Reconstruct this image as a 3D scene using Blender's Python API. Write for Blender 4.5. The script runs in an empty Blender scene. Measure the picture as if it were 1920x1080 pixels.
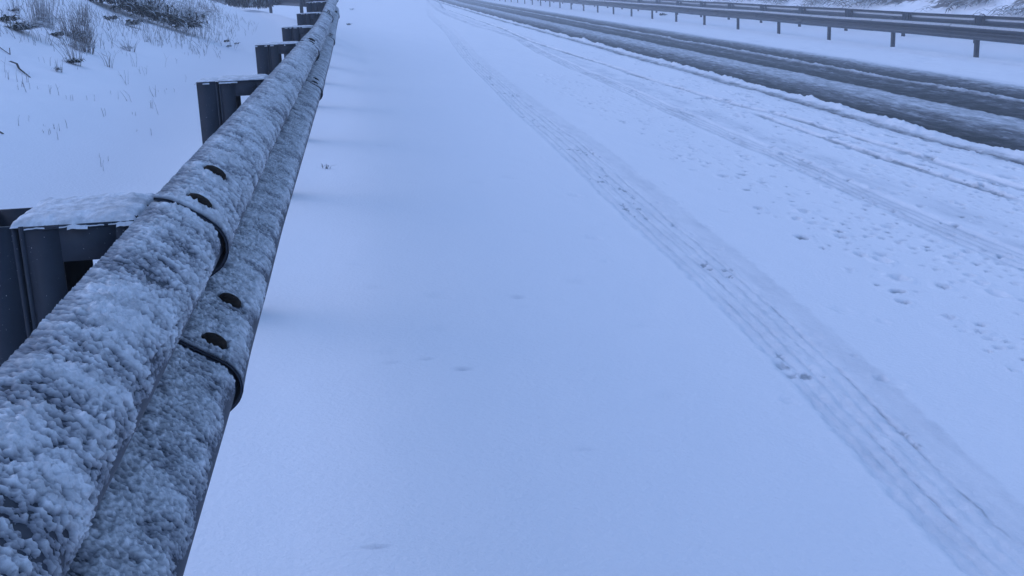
import bpy, math, random
import numpy as np
from mathutils import Matrix, Vector

S = bpy.context.scene
COL = S.collection
random.seed(7)
RNG = np.random.default_rng(7)

# ------------------------------------------------------------------ camera
# world axes: X across the road (right), Y along the road, Z up; Z = 0 at the foot of the near guardrail
cam_d = bpy.data.cameras.new('camera')
cam = bpy.data.objects.new('camera', cam_d); COL.objects.link(cam)
cam_d.sensor_width = 36.0; cam_d.lens = 41.25
cam_d.clip_start = 0.02; cam_d.clip_end = 3000
Rx = Vector((0.990785, -0.129998, -0.038031))
Fw = Vector((0.116100, 0.959716, -0.255863))
Rx.normalize(); Fw = (Fw - Rx * Fw.dot(Rx)).normalized()
Up = Rx.cross(Fw)
M = Matrix(((Rx.x, Up.x, -Fw.x, 0), (Rx.y, Up.y, -Fw.y, 0), (Rx.z, Up.z, -Fw.z, 0.95), (0, 0, 0, 1)))
cam.matrix_world = M
S.camera = cam

# ------------------------------------------------------------------ light
SUN_EL, SUN_AZ = math.radians(24), math.radians(-62)      # azimuth from +Y towards +X: low light from the left, ahead
w = bpy.data.worlds.new('World'); S.world = w; w.use_nodes = True
nt = w.node_tree; nt.nodes.clear()
sky = nt.nodes.new('ShaderNodeTexSky'); sky.sky_type = 'NISHITA'; sky.sun_disc = False
sky.sun_elevation = SUN_EL; sky.sun_rotation = SUN_AZ
sky.air_density = 1.0; sky.dust_density = 0.4; sky.ozone_density = 4.0
bg = nt.nodes.new('ShaderNodeBackground'); bg.inputs['Strength'].default_value = 0.15
wo = nt.nodes.new('ShaderNodeOutputWorld')
tint = nt.nodes.new('ShaderNodeMix'); tint.data_type = 'RGBA'; tint.blend_type = 'MULTIPLY'; tint.inputs[0].default_value = 1.0
tint.inputs[7].default_value = (1.025, .986, 1.0, 1)      # dusk cast
nt.links.new(sky.outputs[0], tint.inputs[6]); nt.links.new(tint.outputs[2], bg.inputs[0]); nt.links.new(bg.outputs[0], wo.inputs[0])
sl = bpy.data.lights.new('sun', 'SUN'); sl.energy = 0.52; sl.angle = math.radians(80); sl.color = (0.82, 0.78, 1.0)
sun = bpy.data.objects.new('sun', sl); COL.objects.link(sun)
sdir = Vector((math.sin(SUN_AZ) * math.cos(SUN_EL), math.cos(SUN_AZ) * math.cos(SUN_EL), math.sin(SUN_EL)))
sun.rotation_euler = sdir.to_track_quat('Z', 'Y').to_euler()
S.view_settings.view_transform = 'Standard'; S.view_settings.look = 'None'
S.view_settings.exposure = 1.0; S.view_settings.gamma = 1.0
S.cycles.max_bounces = 6; S.cycles.diffuse_bounces = 3; S.cycles.volume_bounces = 2
S.cycles.use_denoising = True

# ------------------------------------------------------------------ numeric helpers
_P = np.random.default_rng(3).permutation(4096)
def _h(ix, iy): return _P[(_P[ix & 4095] + iy) & 4095]
def perlin(x, y):
    x0 = np.floor(x).astype(np.int64); y0 = np.floor(y).astype(np.int64)
    fx = x - x0; fy = y - y0
    u = fx * fx * fx * (fx * (fx * 6 - 15) + 10); v = fy * fy * fy * (fy * (fy * 6 - 15) + 10)
    def g(ix, iy, dx, dy):
        a = _h(ix, iy) * (2 * np.pi / 4096)
        return np.cos(a) * dx + np.sin(a) * dy
    n00 = g(x0, y0, fx, fy); n10 = g(x0 + 1, y0, fx - 1, fy)
    n01 = g(x0, y0 + 1, fx, fy - 1); n11 = g(x0 + 1, y0 + 1, fx - 1, fy - 1)
    return ((n00 * (1 - u) + n10 * u) * (1 - v) + (n01 * (1 - u) + n11 * u) * v) * 1.5
def fbm(x, y, o=3, gain=.5):
    r = 0; a = 1.0
    for k in range(o):
        r = r + a * perlin(x + 17.3 * k, y - 9.1 * k); x = x * 2.03; y = y * 2.03; a *= gain
    return r
def worley(x, y):
    x0 = np.floor(x).astype(np.int64); y0 = np.floor(y).astype(np.int64)
    best = np.full(np.shape(x), 9.0)
    for i in (-1, 0, 1):
        for j in (-1, 0, 1):
            hh = _h(x0 + i, y0 + j); h2 = _P[(hh + 1777) & 4095]
            dx = x0 + i + hh / 4096 - x; dy = y0 + j + h2 / 4096 - y
            best = np.minimum(best, dx * dx + dy * dy)
    return np.sqrt(best)
def sstep(a, b, x):
    t = np.clip((x - a) / (b - a), 0, 1); return t * t * (3 - 2 * t)
def smooth_interp(x, xs, ys, r):
    return sum(np.interp(x + k * r, xs, ys) for k in (-1, -.5, 0, .5, 1)) / 5

# ------------------------------------------------------------------ scene helpers
def link(o, parent=None):
    COL.objects.link(o)
    if parent is not None: o.parent = parent
    return o
def mesh_obj(name, verts, quads, mats, parent=None, smooth=True, midx=None, tris=None):
    verts = np.asarray(verts, dtype=np.float32).reshape(-1, 3)
    me = bpy.data.meshes.new(name)
    faces = [np.asarray(quads, dtype=np.int32).reshape(-1, 4)] if quads is not None and len(quads) else []
    nq = len(faces[0]) if faces else 0
    ntri = 0
    loops = [f.ravel() for f in faces]
    if tris is not None and len(tris):
        t = np.asarray(tris, dtype=np.int32).reshape(-1, 3); ntri = len(t); loops.append(t.ravel())
    loops = np.concatenate(loops)
    me.vertices.add(len(verts)); me.vertices.foreach_set('co', verts.ravel())
    me.loops.add(len(loops)); me.loops.foreach_set('vertex_index', loops)
    me.polygons.add(nq + ntri)
    st = np.concatenate([np.arange(nq, dtype=np.int32) * 4, nq * 4 + np.arange(ntri, dtype=np.int32) * 3])
    me.polygons.foreach_set('loop_start', st)
    if smooth: me.polygons.foreach_set('use_smooth', np.ones(nq + ntri, dtype=bool))
    if midx is not None: me.polygons.foreach_set('material_index', np.asarray(midx, dtype=np.int32))
    for m in (mats if isinstance(mats, (list, tuple)) else [mats]): me.materials.append(m)
    me.update(calc_edges=True); me.validate()
    return link(bpy.data.objects.new(name, me), parent)
def grid_quads(n, m, wrap=False):
    idx = np.arange(n * m).reshape(n, m)
    if wrap: idx = np.concatenate([idx, idx[:, :1]], 1)
    return np.stack([idx[:-1, :-1], idx[:-1, 1:], idx[1:, 1:], idx[1:, :-1]], -1).reshape(-1, 4)
def thing(name, label, cat, loc, group=None):
    o = bpy.data.objects.new(name, None); o.location = loc; o.empty_display_size = .1
    COL.objects.link(o); o['label'] = label; o['category'] = cat
    if group: o['group'] = group
    return o
def tag(o, label, cat, group=None):
    o['label'] = label; o['category'] = cat
    if group: o['group'] = group
    return o
class MB:
    """collects boxes and strips into one mesh"""
    def __init__(s): s.v = []; s.q = []; s.t = []
    def box(s, x0, x1, y0, y1, z0, z1):
        b = len(s.v)
        s.v += [(x, y, z) for z in (z0, z1) for y in (y0, y1) for x in (x0, x1)]
        s.q += [[b + i for i in f] for f in ((0, 2, 3, 1), (4, 5, 7, 6), (0, 1, 5, 4), (2, 6, 7, 3), (0, 4, 6, 2), (1, 3, 7, 5))]
    def blade(s, pts, r0, r1, n=3):
        """tapered stem through the points"""
        b0 = len(s.v); k = len(pts)
        for i, p in enumerate(pts):
            r = r0 + (r1 - r0) * i / (k - 1)
            for j in range(n):
                a = 2 * math.pi * j / n + .7
                s.v.append((p[0] + r * math.cos(a), p[1] + r * math.sin(a), p[2] + .3 * r * math.sin(a * 2)))
        for i in range(k - 1):
            for j in range(n):
                a = b0 + i * n + j; c = b0 + i * n + (j + 1) % n
                s.q.append([a, c, c + n, a + n])
    def leaf(s, pts, w0):
        """a flat arching leaf, widest a third of the way along"""
        b0 = len(s.v); k = len(pts)
        d = (pts[-1][0] - pts[0][0], pts[-1][1] - pts[0][1]); L = math.hypot(*d) or 1
        nx, ny = -d[1] / L, d[0] / L
        for i, p in enumerate(pts):
            f = i / (k - 1); r = w0 * (.55 + .9 * f * (1 - f) * 2) * (1 - f ** 3) + .0004
            s.v += [(p[0] + nx * r, p[1] + ny * r, p[2]), (p[0], p[1], p[2] + r * .35), (p[0] - nx * r, p[1] - ny * r, p[2])]
        for i in range(k - 1):
            a = b0 + 3 * i
            s.q += [[a, a + 1, a + 4, a + 3], [a + 1, a + 2, a + 5, a + 4]]
    def build(s, name, mat, parent=None, smooth=False):
        return mesh_obj(name, s.v, s.q, mat, parent, smooth)

# ------------------------------------------------------------------ materials
def new_mat(name):
    m = bpy.data.materials.new(name); m.use_nodes = True
    n = m.node_tree; b = n.nodes['Principled BSDF']
    return m, n, b
def nd(n, typ, **kw):
    x = n.nodes.new(typ)
    for k, v in kw.items():
        if k in x.inputs: x.inputs[k].default_value = v
        else: setattr(x, k, v)
    return x
def ramp(n, stops, src):
    r = n.nodes.new('ShaderNodeValToRGB')
    e = r.color_ramp.elements
    while len(e) < len(stops): e.new(.5)
    for el, (p, c) in zip(e, stops):
        el.position = p; el.color = (*c, 1) if len(c) == 3 else c
    n.links.new(src, r.inputs[0]); return r
def math_n(n, op, a, b):
    x = n.nodes.new('ShaderNodeMath'); x.operation = op
    for i, v in enumerate((a, b)):
        if isinstance(v, (int, float)): x.inputs[i].default_value = v
        else: n.links.new(v, x.inputs[i])
    return x.outputs[0]
def obj_coords(n, scale=(1, 1, 1)):
    tc = n.nodes.new('ShaderNodeTexCoord'); mp = n.nodes.new('ShaderNodeMapping'); mp.inputs['Scale'].default_value = scale
    n.links.new(tc.outputs['Object'], mp.inputs[0]); return mp.outputs[0]

def make_ground_mat():
    m, n, b = new_mat('snowy_road')
    at = nd(n, 'ShaderNodeAttribute', attribute_name='slush')
    so = nd(n, 'ShaderNodeAttribute', attribute_name='soil')
    c1 = obj_coords(n, (1, .30, 1))
    n1 = nd(n, 'ShaderNodeTexNoise', Scale=14.0, Detail=6.0, Roughness=.68); n.links.new(c1, n1.inputs['Vector'])
    c2 = obj_coords(n, (1, .06, 1))
    n2 = nd(n, 'ShaderNodeTexNoise', Scale=26.0, Detail=3.0, Roughness=.6); n.links.new(c2, n2.inputs['Vector'])
    v = at.outputs['Fac']
    win = math_n(n, 'MULTIPLY', v, math_n(n, 'SUBTRACT', 1.2, v))
    nn = math_n(n, 'ADD', math_n(n, 'MULTIPLY', math_n(n, 'SUBTRACT', n1.outputs['Fac'], .5), 2.0),
                math_n(n, 'MULTIPLY', math_n(n, 'SUBTRACT', n2.outputs['Fac'], .5), 1.3))
    fac = math_n(n, 'ADD', v, math_n(n, 'MULTIPLY', nn, win))
    r = ramp(n, [(0, (.88, .875, .91)), (.16, (.71, .72, .77)), (.36, (.40, .42, .46)), (.56, (.15, .152, .17)), (.78, (.05, .052, .06)), (1, (.013, .014, .017))], fac)
    # hillside soil and scrub showing through the snow
    c3 = obj_coords(n, (1, 1, 1))
    n3 = nd(n, 'ShaderNodeTexNoise', Scale=1.6, Detail=8.0, Roughness=.7); n.links.new(c3, n3.inputs['Vector'])
    sf = math_n(n, 'ADD', so.outputs['Fac'], math_n(n, 'MULTIPLY', math_n(n, 'SUBTRACT', n3.outputs['Fac'], .5), math_n(n, 'MULTIPLY', so.outputs['Fac'], 3.0)))
    sr = ramp(n, [(.42, (0, 0, 0)), (.60, (1, 1, 1))], sf)
    mx = nd(n, 'ShaderNodeMix', data_type='RGBA'); n.links.new(sr.outputs[0], mx.inputs[0])
    n.links.new(r.outputs[0], mx.inputs[6]); mx.inputs[7].default_value = (.13, .11, .10, 1)
    n.links.new(mx.outputs[2], b.inputs['Base Color'])
    rr = ramp(n, [(0, (.75,) * 3), (.5, (.5,) * 3), (1, (.5,) * 3)], fac); n.links.new(rr.outputs[0], b.inputs['Roughness'])
    b.inputs['Specular IOR Level'].default_value = .06
    # crystalline grain of the snow and lumpiness of the slush
    c4 = obj_coords(n)
    n4 = nd(n, 'ShaderNodeTexNoise', Scale=70.0, Detail=4.0, Roughness=.6); n.links.new(c4, n4.inputs['Vector'])
    bp = nd(n, 'ShaderNodeBump', Strength=.6, Distance=.005); n.links.new(n4.outputs['Fac'], bp.inputs['Height'])
    c5 = obj_coords(n, (1, .5, 1))
    n5 = nd(n, 'ShaderNodeTexNoise', Scale=22.0, Detail=5.0, Roughness=.65); n.links.new(c5, n5.inputs['Vector'])
    bp2 = nd(n, 'ShaderNodeBump', Distance=.03)
    n.links.new(math_n(n, 'MULTIPLY', v, .8), bp2.inputs['Strength'])
    n.links.new(n5.outputs['Fac'], bp2.inputs['Height']); n.links.new(bp.outputs[0], bp2.inputs['Normal'])
    n.links.new(bp2.outputs[0], b.inputs['Normal'])
    return m
def make_snow_mat(name, col, grain=260.0, strength=.5):
    m, n, b = new_mat(name)
    c = obj_coords(n)
    a = nd(n, 'ShaderNodeTexNoise', Scale=45.0, Detail=5.0, Roughness=.65); n.links.new(c, a.inputs['Vector'])
    d = tuple(x * .55 for x in col)
    r = ramp(n, [(.32, d), (.62, col)], a.outputs['Fac']); n.links.new(r.outputs[0], b.inputs['Base Color'])
    b.inputs['Roughness'].default_value = .8; b.inputs['Specular IOR Level'].default_value = .2
    g = nd(n, 'ShaderNodeTexNoise', Scale=grain, Detail=3.0, Roughness=.6); n.links.new(c, g.inputs['Vector'])
    bp = nd(n, 'ShaderNodeBump', Strength=strength, Distance=.003); n.links.new(g.outputs['Fac'], bp.inputs['Height'])
    n.links.new(bp.outputs[0], b.inputs['Normal'])
    return m
def make_metal(name, base, flecks=True):
    m, n, b = new_mat(name)
    c = obj_coords(n)
    a = nd(n, 'ShaderNodeTexNoise', Scale=9.0, Detail=5.0, Roughness=.6); n.links.new(c, a.inputs['Vector'])
    r = ramp(n, [(.3, tuple(x * .65 for x in base)), (.7, tuple(x * 1.3 for x in base))], a.outputs['Fac'])
    out = r.outputs[0]
    if flecks:   # snow dust stuck to the cold steel
        f = nd(n, 'ShaderNodeTexNoise', Scale=330.0, Detail=2.0, Roughness=.5); n.links.new(c, f.inputs['Vector'])
        f2 = nd(n, 'ShaderNodeTexNoise', Scale=14.0, Detail=3.0, Roughness=.6); n.links.new(c, f2.inputs['Vector'])
        s = math_n(n, 'ADD', f.outputs['Fac'], math_n(n, 'MULTIPLY', math_n(n, 'SUBTRACT', f2.outputs['Fac'], .5), .35))
        fr = ramp(n, [(.72, (0, 0, 0)), (.80, (.55, .55, .55))], s)
        mx = nd(n, 'ShaderNodeMix', data_type='RGBA'); n.links.new(fr.outputs[0], mx.inputs[0])
        n.links.new(out, mx.inputs[6]); mx.inputs[7].default_value = (.72, .74, .78, 1); out = mx.outputs[2]
    n.links.new(out, b.inputs['Base Color'])
    b.inputs['Metallic'].default_value = 0.0; b.inputs['Roughness'].default_value = .55; b.inputs['Specular IOR Level'].default_value = .3
    v = nd(n, 'ShaderNodeTexNoise', Scale=60.0, Detail=3.0); n.links.new(c, v.inputs['Vector'])
    bp = nd(n, 'ShaderNodeBump', Strength=.15, Distance=.002); n.links.new(v.outputs['Fac'], bp.inputs['Height']); n.links.new(bp.outputs[0], b.inputs['Normal'])
    return m
def make_plant(name, c0, c1, scale=30.0):
    m, n, b = new_mat(name)
    c = obj_coords(n)
    a = nd(n, 'ShaderNodeTexNoise', Scale=scale, Detail=4.0, Roughness=.7); n.links.new(c, a.inputs['Vector'])
    r = ramp(n, [(.35, c0), (.65, c1)], a.outputs['Fac']); n.links.new(r.outputs[0], b.inputs['Base Color'])
    b.inputs['Roughness'].default_value = .9; b.inputs['Specular IOR Level'].default_value = .1
    return m
GROUND = make_ground_mat()
CRUST = make_snow_mat('rail_snow', (.76, .78, .82), 300.0, .6)
_n = CRUST.node_tree; _b = _n.nodes['Principled BSDF']      # thin film greyed by the steel beneath; also paints cavity shade into the pits
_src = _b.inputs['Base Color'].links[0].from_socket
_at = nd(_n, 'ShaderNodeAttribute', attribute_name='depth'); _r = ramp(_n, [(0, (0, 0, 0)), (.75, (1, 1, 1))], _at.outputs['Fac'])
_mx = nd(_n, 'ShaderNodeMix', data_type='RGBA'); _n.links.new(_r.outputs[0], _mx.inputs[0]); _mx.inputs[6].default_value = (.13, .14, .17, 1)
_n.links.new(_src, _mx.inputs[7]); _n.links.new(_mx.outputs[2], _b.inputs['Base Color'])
STRIP = make_snow_mat('thin_strip_snow', (.50, .51, .55), 60.0, .5)
CAP = make_snow_mat('cap_snow', (.70, .72, .77), 240.0, .5)
STEEL = make_metal('galvanised_steel', (.020, .027, .044))
POST_STEEL = make_metal('post_steel', (.024, .031, .046))
FAR_STEEL = make_metal('far_steel', (.024, .030, .042), False)
BOLT = make_plant('bolt_rust', (.010, .008, .007), (.03, .022, .016), 90.0)
STALK = make_plant('frosted_stalk', (.20, .185, .18), (.52, .52, .55), 40.0)
STALK_D = make_plant('dry_stalk', (.08, .07, .065), (.30, .28, .28), 40.0)
LEAF = make_plant('dark_leaf', (.006, .010, .005), (.04, .045, .032), 18.0)
LEAFS = make_plant('snowy_leaf', (.07, .075, .07), (.78, .80, .84), 22.0)
WOOD = make_plant('dark_stick', (.02, .017, .015), (.08, .07, .065), 30.0)

# ------------------------------------------------------------------ the lie of the land
K = .082
def flare(s):      # the near guardrail and the bank behind it bend away to the left far ahead
    return smooth_interp(s, [-50, 14, 17, 21, 25, 29, 33, 42, 60, 90], [0, 0, .05, .42, 1.2, 2.3, 3.6, 7.0, 14, 26], 1.2)
def rail_rise(s):
    return smooth_interp(s, [-50, 7.3, 9.4, 11.4, 14, 17, 21, 25, 60, 90], [0, 0, .035, .095, .14, .155, .155, .155, .155, .155], .8)
def base_z(a, s):
    z = -K * np.clip(a, -3, 13.2)
    z = z + .29 * sstep(.55, -.25, a + .30 + flare(s)) * sstep(9, 24, s)
    bank = -(a + flare(s)) - .85
    bk = np.where(bank > 0, bank * bank / (bank + .5), 0) * .34
    z = z + np.where(bk > 2.2, 2.2 + (bk - 2.2) * .25, bk)
    hill = np.clip(a - 20, 0, None)
    z = z + np.minimum(hill * hill / (hill + 2.5) * .62, 11 + hill * .02)
    return z
NEAR_C = ([-9, 1.8, 2.9, 4, 5, 7, 9, 13, 18, 27, 40, 55, 85, 130], [1.09, 1.10, 1.20, 1.265, 1.29, 1.34, 1.39, 1.465, 1.65, 2.1, 2.55, 3.4, 5.2, 8.5])
NEAR_W = ([0, 1.9, 2.9, 5, 8, 13, 30], [.122, .126, .135, .165, .172, .140, .15])
LINE1 = ([-9, 6, 9.5, 11, 14, 18, 20.5, 24, 30, 40, 57, 92, 130], [3.66, 3.63, 3.62, 3.48, 3.40, 3.40, 3.38, 3.42, 3.68, 3.85, 4.15, 6.3, 9.5])
LINE2 = ([-9, 5.6, 7.6, 9.5, 11], [3.38, 3.37, 3.31, 3.36, 3.44])
TRK2 = ([-9, 4.2, 5.8, 7, 10, 11.6, 13.5, 16, 19.6, 24, 28, 31, 36, 43, 53, 90, 130], [2.52, 2.54, 2.56, 2.62, 2.66, 2.73, 2.79, 2.83, 2.98, 3.28, 3.30, 3.18, 3.2, 3.3, 3.6, 5.4, 8.6])
def lane_shift(s): return smooth_interp(s, [0, 8, 17, 30, 40, 60, 80, 100, 130, 300], [0, 0, .1, .26, .42, .85, 1.3, 2.0, 3.4, 14], 2.0)
LANE_Q = [4.02, 4.15, 4.21, 4.31, 4.37, 4.44, 4.51, 4.55, 4.66, 4.80, 4.97, 5.06, 5.30, 5.42, 5.60, 5.95, 6.05, 6.12, 6.20, 6.48, 6.60, 6.72, 6.79, 6.86, 7.15, 7.24, 7.30, 7.36, 7.42, 7.52, 7.80, 8.15, 8.45, 8.80, 9.1]
LANE_V = [0, .12, .46, .43, .12, .06, .10, .80, 1.0, .96, .80, .66, .58, .46, .34, .31, .42, .70, .98, .92, .84, .76, .58, .74, .76, .66, .30, .30, .62, .92, .86, .66, .46, .10, 0]
RIM = [(4.45, .060, .022), (7.33, .03, .012)]

def build_ground():
    A = np.concatenate([np.array([-300, -160, -90, -55, -38, -28, -22, -18]), np.arange(-15, -8, .35), np.arange(-8, -.6, .06), np.arange(-.6, .85, .03),
                        np.arange(.85, 1.75, .006), np.arange(1.75, 4.35, .011), np.arange(4.35, 4.75, .018), np.arange(4.75, 9.2, .04), np.arange(9.2, 17, .12),
                        np.arange(17, 42, .3), np.array([43, 47, 55, 70, 95, 140, 220, 320])])
    Y = np.concatenate([np.array([-120, -60, -30, -15]), np.arange(-8, 1.0, .35), np.geomspace(1.0, 30, 860), np.geomspace(30.3, 150, 110), np.array([160, 180, 210, 260, 340, 450])])
    a, s = np.meshgrid(A, Y)
    z = base_z(a, s)
    v = np.zeros_like(z)
    # gentle wind shaping, lumps on the bank
    z += .012 * fbm(a * .8, s * .35, 2) + .0022 * fbm(a * 5, s * 2.2, 3)
    z += sstep(-1.2, -2.5, a) * (.035 * fbm(a * 1.1, s * .8, 3) + .008 * fbm(a * 7, s * 5, 2))
    # bare, slushy lane
    q = a - lane_shift(s)
    q = q + .03 * fbm(a * 1.3, s * .45, 3) + .018 * fbm(a * 6, s * 3.0, 3)
    lv = np.interp(q, LANE_Q, LANE_V)
    lv = np.clip(lv + lv * (.30 * fbm(a * 9, s * 3.5, 4) + .10 * fbm(a * 28, s * 15, 2)), 0, 1.05)
    v = np.maximum(v, lv); z -= .035 * sstep(.1, .8, lv) * sstep(9.2, 8.0, q)
    lump = np.clip(1.0 - worley(a * 9, s * 6) ** 2 * 1.6, 0, 1); lump2 = np.clip(1 - worley(a * 24 + 3, s * 16) ** 2 * 1.5, 0, 1)
    for c, wd, hh in RIM:
        g = np.exp(-((q - c) / wd) ** 2)
        z += g * hh * (.3 + 1.1 * lump * (.4 + lump2)) * np.clip(.8 + 1.1 * fbm(a * .5, s * 1.1, 2), .1, 2.2)
    inside = sstep(4.0, 4.3, q) * sstep(9.0, 8.6, q)
    z += inside * .007 * (lump2 + lump - .6) * (1 - .6 * lv)
    # thin single tracks
    def rut(tab, hw, depth, val, ends=None, ribs=0, b0=.05):
        nonlocal z, v
        c = smooth_interp(s, *tab, .5)
        o = (a - c) / hw + .16 * fbm(a * 4, s * 1.6, 2)
        m = sstep(1.25, .7, np.abs(o))
        if ends is not None: m = m * sstep(ends[0], ends[0] + .4, s) * sstep(ends[1], ends[1] - .6, s)
        brk = np.clip(.72 + .5 * fbm(a * 3.1 + 5, s * .9, 3), b0, 1.2)
        z -= depth * m
        z += .0015 * np.exp(-((np.abs(o) - 1.25) / .25) ** 2) * (sstep(2.0, 1.2, np.abs(o))) * (.3 + lump2)
        if ribs: z += m * .0035 * np.sin(o * np.pi * ribs)
        v = np.maximum(v, m * val * brk)
    rut(LINE1, .058, .018, .36, None, 0, .6)
    rut(LINE2, .048, .016, .34, (5.5, 10.2), 0, .5)
    rut(TRK2, .10, .009, .21, None, 4)
    # wide spray-softened shoulder of the second track
    c2 = smooth_interp(s, *TRK2, .5); o2 = (a - c2 - .22) / .17
    v = np.maximum(v, sstep(1.2, .3, np.abs(o2)) * .11 * np.clip(.7 + fbm(a * 5, s * 2, 3), 0, 1.4))
    # the near pair of overlapping tyre marks
    c = smooth_interp(s, *NEAR_C, .3); hw = np.interp(s, *NEAR_W)
    o = (a - c) / hw + .022 * fbm(a * 9, s * 2.2, 2)
    edge = .13 * fbm(a * 30, s * 14, 3)
    m = sstep(1.06, .90, np.abs(o + edge * .7)); fade = np.interp(s, [0, 3, 14, 30, 60], [1.0, .95, .75, .5, .4])
    z -= .008 * sstep(1.06, .90, -(o + edge * .7)) * sstep(1.06, .30, o + edge * .4)
    z += .0010 * np.exp(-((-o - 1.10) / .06) ** 2) * (.4 + lump2)
    rib = sstep(.45, .30, o) * m
    o_l = (a - c) / hw + .009 * fbm(a * 3, s * .7, 2)
    for cc, ww, hh in ((-.78, .035, .0045), (-.66, .03, -.005), (-.48, .03, .003), (-.36, .032, -.006), (-.16, .03, .0035), (-.04, .028, -.005), (.12, .03, .003), (.24, .03, -.007)):
        g = np.exp(-((o_l - cc) / ww) ** 2)
        z += rib * hh * g * np.clip(.7 + .8 * fbm(a * 6 + cc * 9, s * 1.8, 2), 0, 1.4)
        if hh < 0: v = np.maximum(v, rib * g * .33 * fade * np.clip(.45 + .9 * fbm(a * 7 + cc * 31, s * 2.4, 3), 0, 1.3))
    z += rib * .004 * fbm(a * 30, s * 20, 3)
    v = np.maximum(v, m * fade * (.075 + .05 * np.clip(fbm(a * 8, s * 3, 3), -1, 1)))
    v = np.maximum(v, m * sstep(.40, .50, o) * .105 * fade * np.clip(1 + .3 * fbm(a * 9, s * 3, 3), .5, 1.4))
    # spots where the tread tore the snow off
    tear = np.clip(.5 - worley(a * 19 + 40 + .4 * fbm(a * 40, s * 30, 2), s * 8), 0, 1) * sstep(.12, .5, fbm(a * 6 + 8, s * 2.2 + 4, 2))
    v = np.maximum(v, rib * sstep(.14, .36, tear) * .34); z -= rib * sstep(.15, .4, tear) * .004
    # pock marks where clumps and spray have dropped in
    def dent(pa, ps, r, dep, val, asp=1.0):
        i0, i1 = np.searchsorted(Y, (ps - 3 * r * asp, ps + 3 * r * asp)); j0, j1 = np.searchsorted(A, (pa - 3 * r, pa + 3 * r))
        if i1 <= i0 or j1 <= j0: return
        aa = a[i0:i1, j0:j1]; ss = s[i0:i1, j0:j1]
        rho = np.hypot((aa - pa) / r, (ss - ps) / (r * asp)) * (1 + .35 * perlin(aa * 60, ss * 45))
        z[i0:i1, j0:j1] += -dep * np.exp(-rho ** 4) + dep * .4 * np.exp(-((rho - 1.5) / .45) ** 2)
        v[i0:i1, j0:j1] = np.maximum(v[i0:i1, j0:j1], val * np.exp(-rho ** 4))
    rg = np.random.default_rng(21); took = []
    for _ in range(5200):
        ps = 2.5 * (14.0 / 2.5) ** rg.random()
        lo = 1.62 + .03 * ps
        pa = lo + (4.2 - lo) * rg.random() ** 1.0
        dens = .85 + .30 * math.exp(-((pa - (2.3 + .03 * ps)) / .45) ** 2) + .3 * (pa > 2.8)
        dens *= .6 if pa < 1.9 else 1.0
        cl = float(perlin(np.array([pa * 1.7]), np.array([ps * .8]))[0])
        if rg.random() > dens * (.62 + .8 * cl): continue
        r = .007 + .021 * rg.random() ** 2.4
        if any((pa - q_[0]) ** 2 + ((ps - q_[1]) * .7) ** 2 < (1.75 * (r + q_[2])) ** 2 for q_ in took): continue
        took.append((pa, ps, r))
        dent(pa, ps, r, (.45 * r + .004) * (.5 + rg.random()), .12 + .36 * rg.random() ** 1.3, .8 + 1.0 * rg.random())
    for pa, ps, r in DENTS: dent(pa, ps, r * .8, .006, .16, 1.2)
    for _ in range(160):     # older, softened dents on the untouched snow and beside the lane
        ps = 2.2 * 9 ** rg.random(); pa = -.1 + 4.2 * rg.random()
        dent(pa, ps, .012 + .02 * rg.random(), .0035, .03, 1.4)
    for _ in range(260):
        ps = 6 * 8 ** rg.random(); pa = 3.2 + 1.1 * rg.random()
        dent(pa, ps, .02 + .03 * rg.random(), .012, .12 + .3 * rg.random(), 1.6)
    for _ in range(160):
        ps = 12 * 6 ** rg.random(); pa = 9.6 + 4 * rg.random()
        dent(pa, ps, .08 + .10 * rg.random(), .03, .10 * rg.random(), 1.6)
    # scrubby cutting beyond the far guardrails
    soil = sstep(20.5, 22.5, a) * (.66 + .6 * fbm(a * .55 + s * .30, s * .12 - a * .05, 3))
    soil = np.clip(soil, 0, 1) * sstep(300, 120, s)
    z += sstep(20.5, 24, a) * (.22 * fbm(a * .9 + s * .4, s * .25, 3) + .10 * fbm(a * 2.2, s * 1.6, 2))
    P = np.stack([a, s, z], -1).reshape(-1, 3)
    o_ = mesh_obj('snowy_ground', P, grid_quads(len(Y), len(A)), GROUND)
    o_['kind'] = 'structure'
    for nm, arr in (('slush', v), ('soil', soil)):
        at = o_.data.attributes.new(nm, 'FLOAT', 'POINT'); at.data.foreach_set('value', arr.astype(np.float32).ravel())
    return A, Y, z
DENTS = [(.452, 3.58, .018), (.436, 3.46, .013), (.133, 2.6, .0094), (.038, 2.9, .013), (.125, 2.92, .0093), (1.302, 2.78, .019), (1.823, 3.16, .023), (-.025, 1.86, .008), (1.783, 3.24, .0132), (1.315, 2.98, .01), (-.079, 1.84, .007), (.211, 2.84, .009), (1.386, 5.44, .02), (1.473, 5.42, .016), (.425, 2.3, .0084), (2.121, 6.06, .033), (1.844, 6.44, .029)]
GA, GY, GZ = build_ground()
def ground_z(x, y):
    j = int(np.clip(np.searchsorted(GA, x) - 1, 0, len(GA) - 2)); i = int(np.clip(np.searchsorted(GY, y) - 1, 0, len(GY) - 2))
    u = (x - GA[j]) / (GA[j + 1] - GA[j]); t = (y - GY[i]) / (GY[i + 1] - GY[i])
    return float((GZ[i, j] * (1 - u) + GZ[i, j + 1] * u) * (1 - t) + (GZ[i + 1, j] * (1 - u) + GZ[i + 1, j + 1] * u) * t)

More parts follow.
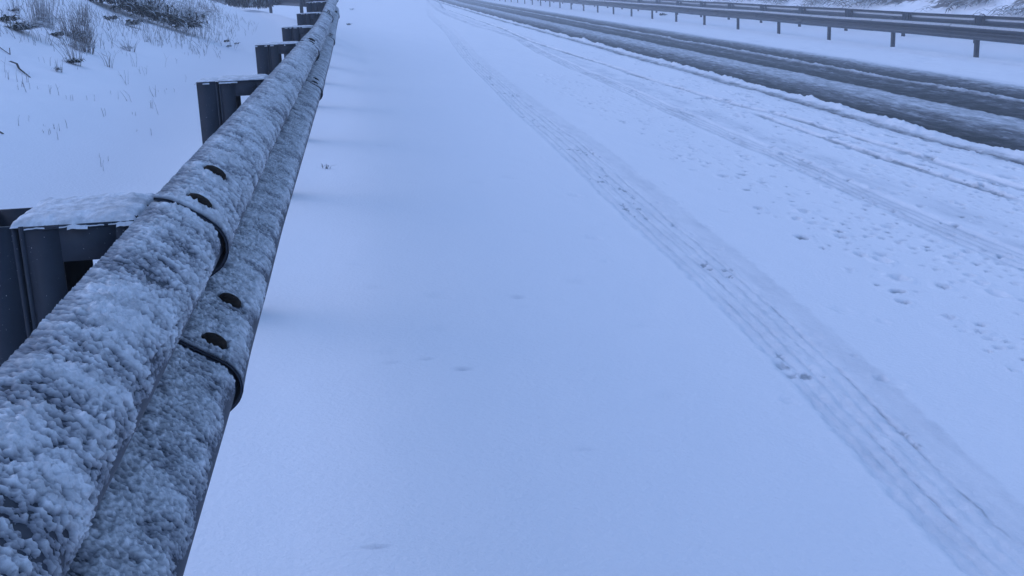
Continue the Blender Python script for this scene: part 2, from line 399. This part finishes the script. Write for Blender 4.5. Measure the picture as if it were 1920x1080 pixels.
# ------------------------------------------------------------------ guardrail profile
_half = [(.155, .010), (.152, .026), (.140, .047), (.126, .066), (.113, .078), (.100, .083), (.084, .082), (.070, .075), (.058, .060), (.036, .026), (.022, .009), (.010, .002)]
_half = [(zz * .94, x) for zz, x in _half]
_pr = np.array([(x, zz) for zz, x in _half] + [(0.0, 0.0)] + [(x, -zz) for zz, x in reversed(_half)])
def profile(n):
    """points and outward normals at n equal arc steps from the top lip to the bottom lip"""
    seg = np.r_[0, np.cumsum(np.hypot(*np.diff(_pr, axis=0).T))]
    fine = np.linspace(0, seg[-1], 2000)
    x = np.interp(fine, seg, _pr[:, 0]); zz = np.interp(fine, seg, _pr[:, 1])
    ker = np.hanning(61); ker /= ker.sum()
    x = np.convolve(np.pad(x, 30, mode='reflect', reflect_type='odd'), ker, 'valid'); zz = np.convolve(np.pad(zz, 30, mode='reflect', reflect_type='odd'), ker, 'valid')
    t = np.linspace(0, seg[-1], n)
    X = np.interp(t, fine, x); Z = np.interp(t, fine, zz)
    dx = np.gradient(X, t); dz = np.gradient(Z, t); L = np.hypot(dx, dz)
    return t, X, Z, -dz / L, dx / L       # outward = towards +x for a downward run
RAIL_A, RAIL_Z = -.26, .566      # back of the valley; mid height of the beam
LAP0 = 1.40

def beam_mesh(name, y0, y1, path, n=40, step=.1, sgn=1, mat=None, parent=None, lift=True, th=.0032):
    t, X, Z, nx, nz = profile(n)
    ys = np.r_[np.arange(y0, min(y0 + .7, y1), .02), np.arange(min(y0 + .7, y1), y1, step), y1] if lift else np.r_[np.arange(y0, y1, step), y1]
    ys = np.unique(ys)
    off = lap_offset(t[None, :], (ys - y0)[:, None], Z[None, :]) if lift else np.zeros((len(ys), n))
    ax, az = path(ys)
    def surf(d):
        return np.stack([ax[:, None] + sgn * (X[None, :] + nx[None, :] * (off + d)), np.repeat(ys[:, None], n, 1), az[:, None] + Z[None, :] + nz[None, :] * (off + d)], -1)
    loop = np.concatenate([surf(0), surf(-th)[:, ::-1]], 1)
    m = loop.shape[1]
    q = grid_quads(len(ys), m, True)
    caps = []
    for row in (0, len(ys) - 1):
        b = row * m
        caps.append(np.array([[b + i, b + i + 1, b + m - 2 - i, b + m - 1 - i] for i in range(n - 1)]))
    return mesh_obj(name, loop, np.concatenate([q] + caps), mat, parent)
def lap_offset(t, dy, Z):
    """the overlapping sheet stands off the one beneath it, most under each bulge"""
    und = np.exp(-((Z - .078) / .028) ** 2) + np.exp(-((Z + .095) / .030) ** 2)
    o = .0040 + (.0008 + .0040 * und) * np.exp(-np.clip(dy, 0, None) / .10)
    return o * sstep(1.1, .34, dy)
BOLT_SPOTS = [(.128, .050), (.131, .265), (-.050, .050), (-.050, .250)]      # height on the profile, distance past the lap

def crust(name, y0, ys, n, path, parent, first=False, end=None, amp=1.0):
    """lumpy wind-blown snow on the outer face; where its thickness is negative it lies inside the steel and the steel shows"""
    t, X, Z, nx, nz = profile(n)
    T, Yy = np.meshgrid(t, ys)
    off = np.zeros_like(T) if first else lap_offset(T, Yy - y0, Z[None, :])
    wx = .45 * fbm(T * 95 + 3, Yy * 90, 2); wy = .45 * fbm(T * 95 - 8, Yy * 90 + 5, 2)
    fine = worley(T * 205 + wx * 1.6, Yy * 180 + wy * 1.6); mid = worley(T * 100 + 9 + wx, Yy * 105 + wy); crumb = fbm(T * 190, Yy * 165 + T * 50, 3, .62)
    streak = fbm(T * 42, Yy * 120 + T * 30, 3)
    low = fbm(T * 9, Yy * 7, 3)
    bead = np.clip(1 - (fine * 1.28) ** 2, 0, 1); lump = np.clip(1 - (mid * 1.15) ** 2, 0, 1)
    # cover: full on faces that look up, breaking into single beads over the crest, nothing beneath
    zz = Z[None, :] + .005 * low + .003 * fbm(T * 20 + 3, Yy * 26, 2)
    up1 = sstep(.090, .118, zz); up2 = sstep(.063, .095, zz)
    lo_ = np.where(Z[None, :] < .004, 1.0, 0) * sstep(-.006, -.040, zz + .006 * low)
    lo1 = lo_ * sstep(-.090, -.062, zz); lo2 = lo_ * sstep(-.106, -.080, zz)
    thin = np.where(Z[None, :] < .012, .70, 1.0)
    cov = np.maximum(up1, lo1); fr = np.maximum(up2, lo2)
    patch = sstep(-.55, .35, fbm(T * 14 + 5, Yy * 16, 3))
    grit = perlin(T * 330, Yy * 330)
    h = -.0046 + cov * (.0031 + .0018 * patch + .0018 * (Z[None, :] < .012) + .0012 * sstep(.11, .145, zz)) + thin * fr * ((.0092 - .0067 * cov) * bead * (.6 + .4 * patch) + .0024 * crumb * (.3 + .7 * cov) + .0024 * lump * (.3 + .7 * cov) + cov * (.0026 * streak + .0024 * low) + .0009 * grit)
    h = h - .0012 * sstep(.0, .7, fbm(T * 70 + 7, Yy * 90, 2)) * cov
    h *= amp * (.35 + .65 * sstep(0, .035, T))
    for bz, by in ([] if first else BOLT_SPOTS):
        i = int(np.argmin(np.abs(Z - bz) + (0 if bz > 0 else 0)))
        rho = np.hypot((T - t[i]) / .0178, (Yy - y0 - by) / .0200) * (1 + .10 * perlin(T * 190, Yy * 190))
        k = sstep(1.0, 1.13, rho)
        h = h * k - .004 * (1 - k) + .0030 * np.exp(-((rho - 1.4) / .28) ** 2) * sstep(-.3, 1, (Yy - y0 - by) / .02) * k
    d0 = Yy - ys[0] + .0015 * fbm(T * 60, Yy * 0 + 3, 2)
    if not first: h = np.where(d0 < .012, h * sstep(.0, .005, d0) - .002 * (1 - sstep(0, .006, d0)), h)
    if end is not None:
        und = np.exp(-((Z - .082) / .022) ** 2) + np.exp(-((Z + .092) / .026) ** 2)
        gap = .002 + .012 * und[None, :]
        h = h * sstep(gap * .4, gap + .010, end - Yy) - .003 * sstep(gap + .006, gap * .4, end - Yy)
    ax, az = path(ys)
    P = np.stack([ax[:, None] + X[None, :] + nx[None, :] * (off + h), Yy, az[:, None] + Z[None, :] + nz[None, :] * (off + h)], -1)
    o = mesh_obj(name, P, grid_quads(len(ys), n), CRUST, parent)
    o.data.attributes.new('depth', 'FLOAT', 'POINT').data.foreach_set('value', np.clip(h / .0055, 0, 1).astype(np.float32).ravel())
    return o

def bolt_mesh(r=.0168, hgt=.0095):
    """low round bolt head lying in the XY plane, top towards +Z"""
    v = []; rings = [(1.0, -.004), (1.0, .15 * hgt), (.88, .62 * hgt), (.55, .92 * hgt), (.12, hgt)]; n = 20
    for f, zz in rings: v += [(r * f * math.cos(2 * math.pi * j / n), r * f * math.sin(2 * math.pi * j / n), zz) for j in range(n)]
    q = grid_quads(len(rings), n, True).tolist()
    return v, q
def near_path(ys): ys = np.asarray(ys, float); return RAIL_A - flare(ys), RAIL_Z + rail_rise(ys)

GR = 'steel guardrails along the motorway'
near = thing('guardrail', 'snow-crusted steel guardrail with bolted lap joints close to the viewer on the left road edge', 'guardrail', (0, 0, 0), GR)
bv, bq = bolt_mesh(); bolt_data = None
laps = [LAP0 - 4 + 4 * k for k in range(0, 14)]
for k, y0 in enumerate(laps):
    y1 = y0 + 4
    bm = beam_mesh('rail_beam', y0, y1 + .32, near_path, 90 if k < 2 else 40, .1 if k < 6 else .4, 1, STEEL, near, lift=True)
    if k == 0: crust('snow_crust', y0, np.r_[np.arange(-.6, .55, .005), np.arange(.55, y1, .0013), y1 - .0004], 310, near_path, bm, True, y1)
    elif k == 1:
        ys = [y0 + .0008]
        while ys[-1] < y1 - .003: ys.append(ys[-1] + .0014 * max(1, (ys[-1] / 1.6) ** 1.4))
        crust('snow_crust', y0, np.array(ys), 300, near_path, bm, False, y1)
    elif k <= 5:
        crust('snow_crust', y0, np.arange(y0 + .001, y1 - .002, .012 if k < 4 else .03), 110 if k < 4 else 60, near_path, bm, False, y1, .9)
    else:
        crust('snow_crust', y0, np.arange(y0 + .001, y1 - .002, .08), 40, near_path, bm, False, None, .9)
    if 1 <= k <= 4:
        t, X, Z, nx, nz = profile(400)
        for bz, by in BOLT_SPOTS:
            i = int(np.argmin(np.abs(Z - bz)))
            o = mesh_obj('bolt', bv, bq, BOLT, bm) if bolt_data is None else link(bpy.data.objects.new('bolt', bolt_data), bm)
            bolt_data = o.data
            ax, az = near_path([y0 + by]); of = float(lap_offset(t[i], np.array(by), Z[i]))
            o.location = (ax[0] + X[i] + nx[i] * of, y0 + by, az[0] + Z[i] + nz[i] * of)
            o.rotation_euler = Vector((nx[i], 0, nz[i])).to_track_quat('Z', 'Y').to_euler()

# ------------------------------------------------------------------ posts of the near guardrail
def channel_post(ztop, zbot, side=1):
    """C section, web towards the rail, 0.12 along the road; local origin at the top front corner of the web"""
    m = MB(); th = .005
    m.box(-th, 0, 0, .12, zbot, ztop)                                  # web
    for y in (0, .12 - th):
        m.box(-.056, -th - .0002, y, y + th, zbot, ztop)               # flanges
    m.box(-.056, -.051, th + .0002, .022, zbot, ztop); m.box(-.056, -.051, .098, .12 - th - .0002, zbot, ztop)   # lips
    return m
def spacer_box(w_, h_, d_, lip):
    m = MB(); th = .005
    m.box(0, th, .0, d_, -h_, 0); m.box(w_ - th, w_, 0, d_, -h_, 0)
    m.box(th + .0003, w_ - th - .0003, 0, d_, -th, -.0003); m.box(th + .0003, w_ - th - .0003, 0, d_, -h_ + .0003, -h_ + th)
    for y in (0.0006, d_ - th):
        y2 = y + th - .0006
        m.box(th + .0003, lip, y, y2, -h_ + th + .0003, -th - .0003); m.box(w_ - lip * .5, w_ - th - .0003, y, y2, -h_ + th + .0003, -th - .0003)
        m.box(lip + .0003, w_ - lip * .5 - .0003, y, y2, -lip, -th - .0003); m.box(lip + .0003, w_ - lip * .5 - .0003, y, y2, -h_ + th + .0003, -h_ + lip)
    return m
def snow_cap(name, x0, x1, y0, y1, thick, seed, parent, step=.004):
    """a lumpy slab of snow whose edge creeps over the plate it lies on"""
    xs = np.arange(x0 - .007, x1 + .0071, step); ys = np.arange(y0 - .007, y1 + .0071, step)
    X, Y = np.meshgrid(xs, ys)
    d = np.minimum(np.minimum(X - x0, x1 - X), np.minimum(Y - y0, y1 - Y)) + .006 * fbm(X * 45 + seed, Y * 45, 3) + .003
    h = thick * np.clip(sstep(-.008, .024, d), 0, 1) ** .8 * (1 + .22 * fbm(X * 22 + seed, Y * 22, 2) + .30 * (1 - worley(X * 85 + seed, Y * 85)))
    over = np.clip(-(np.minimum(np.minimum(X - x0, x1 - X), np.minimum(Y - y0, y1 - Y))), 0, .02)
    Zz = h + .0006 - over * 1.1
    keep = (d > -.004)
    q = grid_quads(len(ys), len(xs)); kf = keep.ravel()[q].all(1)
    return mesh_obj(name, np.stack([X, Y, Zz], -1), q[kf], CAP, parent)
PY = [-.67 + 2.0 * k for k in range(0, 11)] + [21.33 + 4.0 * k for k in range(0, 9)]
post_src = None
for k, py in enumerate(PY):
    ax, az = near_path([py]); top = az[0] + .139
    bx = ax[0] - .128
    gz = ground_z(bx, py)
    if k <= 8 or post_src is None:
        p = channel_post(0, gz - top - .15).build('post', POST_STEEL, near); p.location = (bx, py, top)
        sp = spacer_box(.124, .27, .14, .042).build('spacer', POST_STEEL, p); sp.location = (.004, -.004, .0)
        th = .008 if k <= 1 else .0045
        cp = snow_cap('snow_cap', -.003, .128, 0, .138, th, k * 7.7, p, .0022 if k <= 1 else .005)
        if k > 1:
            c2 = snow_cap('snow_cap', -.056, -.002, .004, .118, .0022, k * 3.3 + 1, p, .006)
        post_src = (p, sp, cp)
    else:
        p = post_src[0].copy(); COL.objects.link(p); p.parent = near; p.location = (bx, py, top)
        for c in post_src[1:]:
            e = c.copy(); COL.objects.link(e); e.parent = p

# ------------------------------------------------------------------ guardrails across the lane
def strip_snow(name, ys, path, parent, sgn, z0, z1, thick, back=False):
    t, X, Z, nx, nz = profile(160)
    sel = (Z <= z1) & (Z >= z0); t, X, Z, nx, nz = t[sel], X[sel], Z[sel], nx[sel], nz[sel]
    if back: X = X - .0035; nx, nz = -nx, -nz
    T, Yy = np.meshgrid(t - t[0], ys); L = t[-1] - t[0]
    e = np.clip(np.sin(np.pi * T / L), 0, 1) ** .5
    h = e * thick * (1 + .25 * fbm(T * 20, Yy * 2.0, 3)) - .0015 * (1 - e)
    ax, az = path(ys)
    P = np.stack([ax[:, None] + sgn * (X[None, :] + nx[None, :] * h), Yy, az[:, None] + Z[None, :] + nz[None, :] * h], -1)
    return mesh_obj(name, P, grid_quads(len(ys), len(t)), STRIP, parent)
def far_rail(label, xpost, sgn, y_first, nbay, ztop_rel, face_snow, lap_shift, group):
    """sgn: which way the W face looks (-1 towards the camera side, +1 away)"""
    T = thing('guardrail', label, 'guardrail', (0, 0, 0), group)
    gz0 = -K * min(xpost, 13.2)
    valley = xpost + sgn * .17
    path = lambda ys: (np.full(len(np.atleast_1d(ys)), valley), np.full(len(np.atleast_1d(ys)), gz0 + ztop_rel - .155) + .006 * np.sin(np.atleast_1d(ys) * .55))
    for k in range(nbay):
        y0 = y_first + lap_shift + 4 * k
        b = beam_mesh('rail_beam', y0, y0 + 4.3, path, 40, .5, sgn, FAR_STEEL, T, lift=True)
        ys = np.linspace(y0 + .01, y0 + 3.98, 24)
        if face_snow: strip_snow('snow_strip', ys, path, b, sgn, .100, .147, .012)
        else: strip_snow('snow_strip', ys, path, b, sgn, .020, .066, .012, True)
    src = None
    for k in range(nbay + 1):
        y = y_first + 4 * k
        top = gz0 + ztop_rel - .01
        if src is None:
            m = MB(); th = .006
            m.box(-th / 2, th / 2, 0, .12, -.95, 0)
            for yy in (0, .12 - th): m.box(-.06 if sgn > 0 else th / 2 + .0002, -th / 2 - .0002 if sgn > 0 else .06, yy, yy + th, -.95, 0)
            p = m.build('post', FAR_STEEL, T); p.location = (xpost, y, top)
            sp = spacer_box(.15, .26, .16, .05).build('spacer', FAR_STEEL, p); sp.location = (.004 if sgn > 0 else -.154, -.02, -.012)
            src = (p, sp)
        else:
            p = src[0].copy(); COL.objects.link(p); p.parent = T; p.location = (xpost, y, top)
            e = src[1].copy(); COL.objects.link(e); e.parent = p
    return T
far_rail('dark steel guardrail facing the slushy lane, the nearer of the two on the right', 12.92, -1, 15.7, 29, .68, True, .75, GR)
far_rail('grey steel guardrail seen from behind, beyond the other one and below the snowy cutting', 15.28, 1, 16.0, 29, .675, False, .6, GR)

# ------------------------------------------------------------------ plants and litter on the snow
def stalks(mb, n, rad, hgt, lean, spread, rg, r0=.0022, forks=.25):
    for _ in range(n):
        a = rg.random() * 6.283; r = rad * rg.random() ** .6
        x, y = r * math.cos(a), r * math.sin(a) * .8
        h = hgt * (.35 + .65 * rg.random() ** .8); dx = lean[0] * h + spread * h * (math.cos(a) * r / rad + .35 * rg.normal()); dy = lean[1] * h + spread * h * .4 * rg.normal()
        bend = rg.normal() * .16 * h
        pts = [(x, y, -.04), (x + dx * .25 + bend * .4, y + dy * .3, h * .38), (x + dx * .6 + bend * .5, y + dy * .6, h * .74), (x + dx + bend * .1, y + dy, h * (1 - .12 * abs(spread)))]
        mb.blade(pts, r0 * (.7 + .6 * rg.random()), r0 * .25)
        if rg.random() < forks:
            k = rg.random() * .5 + .3; px = x + dx * k; pz = h * k * .95
            s_ = (.12 + .2 * rg.random()) * h * rg.choice([-1, 1])
            mb.blade([(px, y + dy * k, pz), (px + s_, y + dy * k, pz + abs(s_) * .7)], r0 * .7, r0 * .25)
def leaves(mb, n, rad, length, lean, rg, wid=.006, arch=.35):
    for _ in range(n):
        a = rg.random() * 6.283; r = rad * rg.random() ** .7
        x, y = r * math.cos(a), r * math.sin(a) * .7
        L = length * (.5 + .6 * rg.random()); b = rg.random() * 6.283
        dx = (lean[0] + .75 * math.cos(b)) * L; dy = (lean[1] + .45 * math.sin(b)) * L; up = arch * L * (.5 + rg.random())
        z0 = .01 + .35 * rad * max(0, 1 - r / rad) * rg.random()
        drop = lean[2] * L if len(lean) > 2 else 0
        pts = [(x + dx * f, y + dy * f, z0 + up * math.sin(f * 2.6) - up * .25 * f * f + drop * f * f) for f in (0, .25, .5, .75, 1)]
        mb.leaf(pts, wid * (.6 + .8 * rg.random()))
def plant(name, label, cat, loc, seed, st=None, fl=None, dl=None, group=None, dark=False):
    """st / fl / dl: stalks, frosted leaves and dark leaves, each a part of its own"""
    rg = np.random.default_rng(seed)
    T = thing(name, label, cat, (loc[0], loc[1], ground_z(*loc)), group)
    if st:
        m = MB(); stalks(m, *st, rg); m.build('stalks', STALK_D if dark else STALK, T)
    if fl:
        m = MB(); leaves(m, *fl[:4], rg, *fl[4:]); m.build('frosted_leaves', LEAFS, T)
    if dl:
        m = MB(); leaves(m, *dl[:4], rg, *dl[4:]); m.build('dark_leaves', LEAF, T)
    return T
GT = 'grass tufts on the snowy bank'
plant('grass_tuft', 'tall pale tuft of upright frosted stalks, the highest on the bank, top left', 'grass tuft', (-2.648, 10.68), 1,
      (95, .11, .34, (.05, 0), .18), (46, .12, .16, (.5, -.2), .005), None, GT)
plant('grass_tuft', 'dark green clump with snowy leaves trailing right, below the tall pale stalks', 'grass tuft', (-2.585, 9.72), 2,
      (14, .05, .13, (.1, 0), .4), (60, .09, .19, (1.0, -.35, -.05), .0055), (130, .085, .11, (.25, -.2), .011), GT)
plant('grass_tuft', 'bushy brown tuft of tangled stalks in the middle of the bank group', 'grass tuft', (-2.302, 10.38), 3,
      (120, .12, .26, (.0, 0), .35), (70, .13, .12, (.1, -.2), .005), (28, .09, .09, (.1, -.2), .008), GT, True)
plant('grass_tuft', 'snow-flecked skirt of bent stalks hanging below the bushy brown tuft', 'grass tuft', (-2.179, 9.82), 4,
      (70, .11, .16, (.05, 0), .55), (60, .11, .10, (.2, -.3), .005), None, GT, True)
plant('grass_tuft', 'thin spray of stalks rising behind the bushy brown tuft', 'grass tuft', (-2.50, 11.5), 5,
      (34, .06, .26, (.05, 0), .45), (12, .05, .09, (.2, -.1), .006), None, GT, True)
plant('grass_tuft', 'small green-black tuft with a few long stalks, lowest of the dark tufts', 'grass tuft', (-2.046, 9.0), 6,
      (22, .04, .20, (-.15, 0), .5), (22, .05, .10, (-.1, -.2), .006), (60, .042, .065, (.1, -.2), .008), GT)
plant('grass_tuft', 'small dark tuft between the tall pale stalks and the bushy brown tuft', 'grass tuft', (-2.40, 10.1), 7,
      (12, .03, .10, (0, 0), .4), (14, .04, .06, (.2, -.1), .005), (50, .04, .075, (.1, -.1), .008), GT)
plant('grass_tuft', 'small black-green tuft near the top left corner, left of the tall pale stalks', 'grass tuft', (-2.781, 10.18), 8,
      (10, .03, .12, (-.1, 0), .5), (10, .04, .06, (.3, -.1), .005), (80, .055, .09, (.3, -.15), .010), GT)
plant('grass_tuft', 'slim stalks in front of a dark knot just under the top edge, left corner', 'grass tuft', (-2.93, 10.95), 9,
      (16, .04, .18, (0, 0), .4), (10, .05, .09, (.1, -.1), .006), (14, .03, .06, (.1, -.1), .007), GT)
plant('grass_tuft', 'pale spray of thin stalks between the brown tuft and the leaning bush', 'grass tuft', (-2.671, 12.36), 10,
      (26, .06, .22, (.1, 0), .5), (12, .05, .10, (.2, -.1), .005), None, GT)
plant('grass_tuft', 'dark stubby clump at the left foot of the leaning bush', 'grass tuft', (-2.50, 12.82), 11,
      (12, .05, .20, (0, 0), .3), (16, .06, .10, (.2, -.2), .006), (60, .06, .085, (.25, -.2), .010), GT)
plant('grass_tuft', 'dark bent leaves with snow on them at the middle of the leaning bush\'s lower edge', 'grass tuft', (-2.33, 12.9), 12,
      None, (30, .08, .16, (.7, -.3, -.1), .007), (36, .07, .13, (.6, -.3, -.1), .010), GT)
plant('grass_tuft', 'fan of five or six straight twigs alone in the snow below the leaning bush', 'grass tuft', (-1.879, 9.38), 13,
      (9, .022, .155, (0, 0), .75, ), None, None, GT, True)
plant('grass_tuft', 'low bowl-shaped sprig of curved stalks below the leaning bush', 'grass tuft', (-2.013, 10.92), 14,
      (26, .055, .12, (0, 0), .75), (16, .055, .07, (0, -.1), .005), None, GT)
plant('grass_tuft', 'sparse pale stalks to the right of the bowl-shaped sprig', 'grass tuft', (-1.984, 12.04), 15,
      (24, .14, .17, (0, 0), .35), (10, .1, .08, (.1, -.1), .004), None, GT)
plant('grass_tuft', 'tiny dark tuft just left of the green-black tuft', 'grass tuft', (-2.05, 8.52), 16,
      (10, .02, .11, (-.1, 0), .4), (8, .03, .05, (0, -.1), .004), (16, .02, .035, (0, -.1), .006), GT)
# the big leaning bush: three overlapping mats share one root
rg = np.random.default_rng(31)
T = thing('bush', 'large dark bush leaning downhill with snow along its leaves, top of the bank', 'bush', (-2.5, 14.0, ground_z(-2.5, 14.0)))
md, mf, ms = MB(), MB(), MB()
for i in range(15):
    f = i / 14; ox, oy = -.42 + .98 * f, -.05 + .12 * math.sin(i * 2.1)
    hz_ = ground_z(-2.5 + ox, 14.0 + oy) - ground_z(-2.5, 14.0)
    for mbx, n, L, wd in ((md, 46, .16, .013), (mf, 20, .19, .009)):
        t_ = MB(); leaves(t_, n, .13, L, (.95, -.35, -.28), rg, wd, .32); b0 = len(mbx.v)
        mbx.v += [(x + ox, y + oy, z + hz_ + .05) for x, y, z in t_.v]; mbx.q += [[b0 + k for k in q] for q in t_.q]
    for mbx, n in ((mf, 18), (md, 8)):
        t_ = MB(); leaves(t_, n, .20, .20, (.7, -.2, -.15), rg, .007, .5); b0 = len(mbx.v)
        mbx.v += [(x + ox + .16, y + oy + .12, z + hz_ + .07) for x, y, z in t_.v]; mbx.q += [[b0 + k for k in q] for q in t_.q]
    t_ = MB(); stalks(t_, 6, .18, .36, (.1, 0), .3, rg); b0 = len(ms.v)
    ms.v += [(x + ox + .2, y + oy + .1, z + hz_) for x, y, z in t_.v]; ms.q += [[b0 + k for k in q] for q in t_.q]
md.build('dark_leaves', LEAF, T); mf.build('frosted_leaves', LEAFS, T); ms.build('stalks', STALK, T)
# the bush beyond, beside the bending guardrail
rg = np.random.default_rng(32)
T = thing('bush', 'round snow-dusted bush farther along the bank, left of the bending guardrail', 'bush', (-2.20, 25.8, ground_z(-2.20, 25.8)))
md, mf = MB(), MB()
for i in range(11):
    ox, oy = -.36 + .070 * i + .03 * rg.normal(), .2 * rg.normal(); hz_ = ground_z(-2.20 + ox, 25.8 + oy) - ground_z(-2.20, 25.8)
    for mbx, n, wd in ((md, 70, .020), (mf, 18, .014)):
        t_ = MB(); leaves(t_, n, .17, .22, (.15, -.15), rg, wd, .75); b0 = len(mbx.v)
        mbx.v += [(x + ox, y + oy, z + hz_ + .03 + .22 * rg.random()) for x, y, z in t_.v]; mbx.q += [[b0 + k for k in q] for q in t_.q]
md.build('dark_leaves', LEAF, T); mf.build('frosted_leaves', LEAFS, T)
# sticks and litter
def stick(name, label, cat, pts, r, seed):
    rg = np.random.default_rng(seed); p0 = pts[0]; m = MB()
    P = [(x - p0[0], y - p0[1], ground_z(x, y) + h - ground_z(*p0[:2])) for x, y, h in pts]
    m.blade(P, r, r * .6, 7)
    o = m.build(name, WOOD, None, True); o.location = (p0[0], p0[1], ground_z(*p0[:2])); tag(o, label, cat); return o
stick('stick', 'bent dark stick lying in the snow, left of the green-black tuft', 'stick', [(-2.272, 8.2, .02), (-2.21, 8.13, .025), (-2.17, 8.02, .012), (-2.12, 7.95, .012), (-2.078, 7.9, .0)], .0085, 1)
stick('stick', 'thin hooked twig poking out of the snow at the left edge', 'stick', [(-2.52, 8.75, .02), (-2.44, 8.68, .012), (-2.378, 8.62, .004), (-2.376, 8.62, .05)], .0045, 2)
stick('stick', 'short dark stub at the left edge, level with the second post', 'stick', [(-1.80, 5.86, .012), (-1.74, 5.84, .016), (-1.69, 5.82, .004)], .008, 3)
for i, (x, y, r, lab) in enumerate([(-1.515, 14.38, .035, 'dark tussock tip sticking out of the snow behind the third post'),
                                   (-1.445, 13.82, .030, 'pale lump of frosted grass just below the dark tussock tip'),
                                   (-1.415, 14.46, .026, 'small flat dark scrap right of the dark tussock tip')]):
    plant('grass_tuft', lab, 'grass tuft', (x, y), 40 + i, None, (22 if i == 1 else 8, r, r * 1.5, (.2, -.1), .005), (26 if i != 1 else 8, r, r * 1.5, (.3, -.1), .007), GT)
plant('twig', 'tiny pale twig on the road snow beside the guardrail', 'twig', (-.215, 6.22), 51, (9, .02, .035, (.3, 0), 1.3, ), (5, .02, .03, (.4, 0), .003))
plant('leaf_litter', 'dark scrap of leaves on the snow past the third lap joint', 'leaf litter', (-.17, 27.9), 52, None, (8, .06, .1, (.5, 0), .012), (14, .05, .09, (.3, 0), .016))
plant('leaf_litter', 'small faint clump on the road snow at the top of the picture, by the guardrail', 'leaf litter', (-.12, 44.5), 53, None, (14, .09, .12, (.3, 0), .018), (5, .06, .1, (.2, 0), .014))
plant('grass_tuft', 'dark tuft beside a post of the far guardrail', 'grass tuft', (14.4, 55.5), 54, None, (20, .14, .2, (.1, 0), .02), (40, .14, .2, (.1, 0), .03))
# countless single stems and the faint frosted growth of the bank
rg = np.random.default_rng(61); m = MB()
def stem_at(x, y, h, n=1, lean=.25, r=.0020):
    z = ground_z(x, y)
    for _ in range(n):
        l = lean * rg.normal() * h; b = .08 * h * rg.normal(); ox, oy = .03 * rg.normal() * (n > 1), .03 * rg.normal() * (n > 1)
        m.blade([(x + ox, y + oy, z - .03), (x + ox + l * .5 + b, y + oy, z + h * .55), (x + ox + l, y + oy, z + h)], r * (.7 + .6 * rg.random()), r * .4)
        if rg.random() < .3: m.blade([(x + ox + l * .5 + b, y + oy, z + h * .55), (x + ox + l * .5 + b + .25 * h * rg.choice([-1, 1]), y + oy, z + h * .8)], r * .7, r * .3)
for x, y, h, n in [(-1.911, 7.16, .11, 1), (-1.703, 6.14, .055, 1), (-1.709, 6.34, .03, 1), (-1.552, 6.32, .04, 4), (-1.244, 6.96, .03, 2), (-1.239, 5.88, .025, 1), (-1.653, 10.5, .12, 1), (-1.95, 7.3, .04, 3), (-1.83, 7.4, .05, 2), (-2.1, 7.5, .05, 4), (-2.02, 7.6, .06, 2)]:
    stem_at(x, y, h, n)
for _ in range(85):
    y = 5.6 * (2.7 ** rg.random()); x = -(.9 + .05 * y) - 1.6 * rg.random() ** 1.2 * (y / 8)
    stem_at(x, y, .02 + .09 * rg.random() ** 2, 1 + int(3 * rg.random() ** 2))
for _ in range(900):
    y = 12.2 + 6.5 * rg.random(); x = -1.65 - .035 * (y - 12) - .75 * rg.random() ** 1.2 + .25 * rg.normal()
    if x > -1.35: continue
    stem_at(x, y, .03 + .10 * rg.random(), 1, .5, .0028)
for _ in range(420):
    y = 9.2 + 4.0 * rg.random(); x = -2.05 - .9 * rg.random() - .03 * (y - 9)
    stem_at(x, y, .03 + .10 * rg.random(), 1, .5, .0024)
for _ in range(160):
    y = 17 + 10 * rg.random(); x = -1.9 - .09 * (y - 17) - .8 * rg.random()
    stem_at(x, y, .04 + .10 * rg.random(), 2, .5, .004)
o = m.build('dry_stems', STALK); o['kind'] = 'stuff'
# scrub on the cutting beyond the far guardrails
rg = np.random.default_rng(71); m = MB(); m2 = MB()
for _ in range(5200):
    s_ = 30 * 3.6 ** rg.random(); a_ = 21.2 + 16 * rg.random() ** 1.3
    if float(fbm(np.array([a_ * .5 + s_ * .25]), np.array([s_ * .1]), 2)[0]) < -.35 + .3 * rg.random(): continue
    z_ = ground_z(a_, s_)
    for _k in range(4):
        L = .25 + .55 * rg.random(); d = .5 * rg.normal(); mm = m2 if rg.random() < .42 else m
        x0 = a_ + .25 * rg.normal(); y0 = s_ + .25 * rg.normal(); 
        pts = [(x0 - L * .9 * f, y0 + d * L * f - .25 * L * f, ground_z(x0 - L * .9 * f, y0) + .06 + .30 * L * math.sin(2.7 * f)) for f in (0, .35, .7, 1)]
        mm.leaf(pts, .022 + .03 * rg.random())
SCRUB = make_plant('hill_scrub_leaf', (.035, .03, .026), (.15, .135, .12), 6.0)
o = m.build('hillside_scrub', SCRUB); o['kind'] = 'stuff'
o = m2.build('frosted_scrub', LEAFS); o['kind'] = 'stuff'
# ------------------------------------------------------------------ haze
hz, hn, hb = new_mat('haze'); hn.nodes.remove(hb)
pv = nd(hn, 'ShaderNodeVolumePrincipled', Density=.0055, Anisotropy=.1); pv.inputs['Color'].default_value = (.93, .95, 1.0, 1)
hn.links.new(pv.outputs[0], hn.nodes['Material Output'].inputs['Volume'])
m = MB(); m.box(-700, 700, -400, 800, -4.5, 26)
o = m.build('haze', hz); o['kind'] = 'stuff'
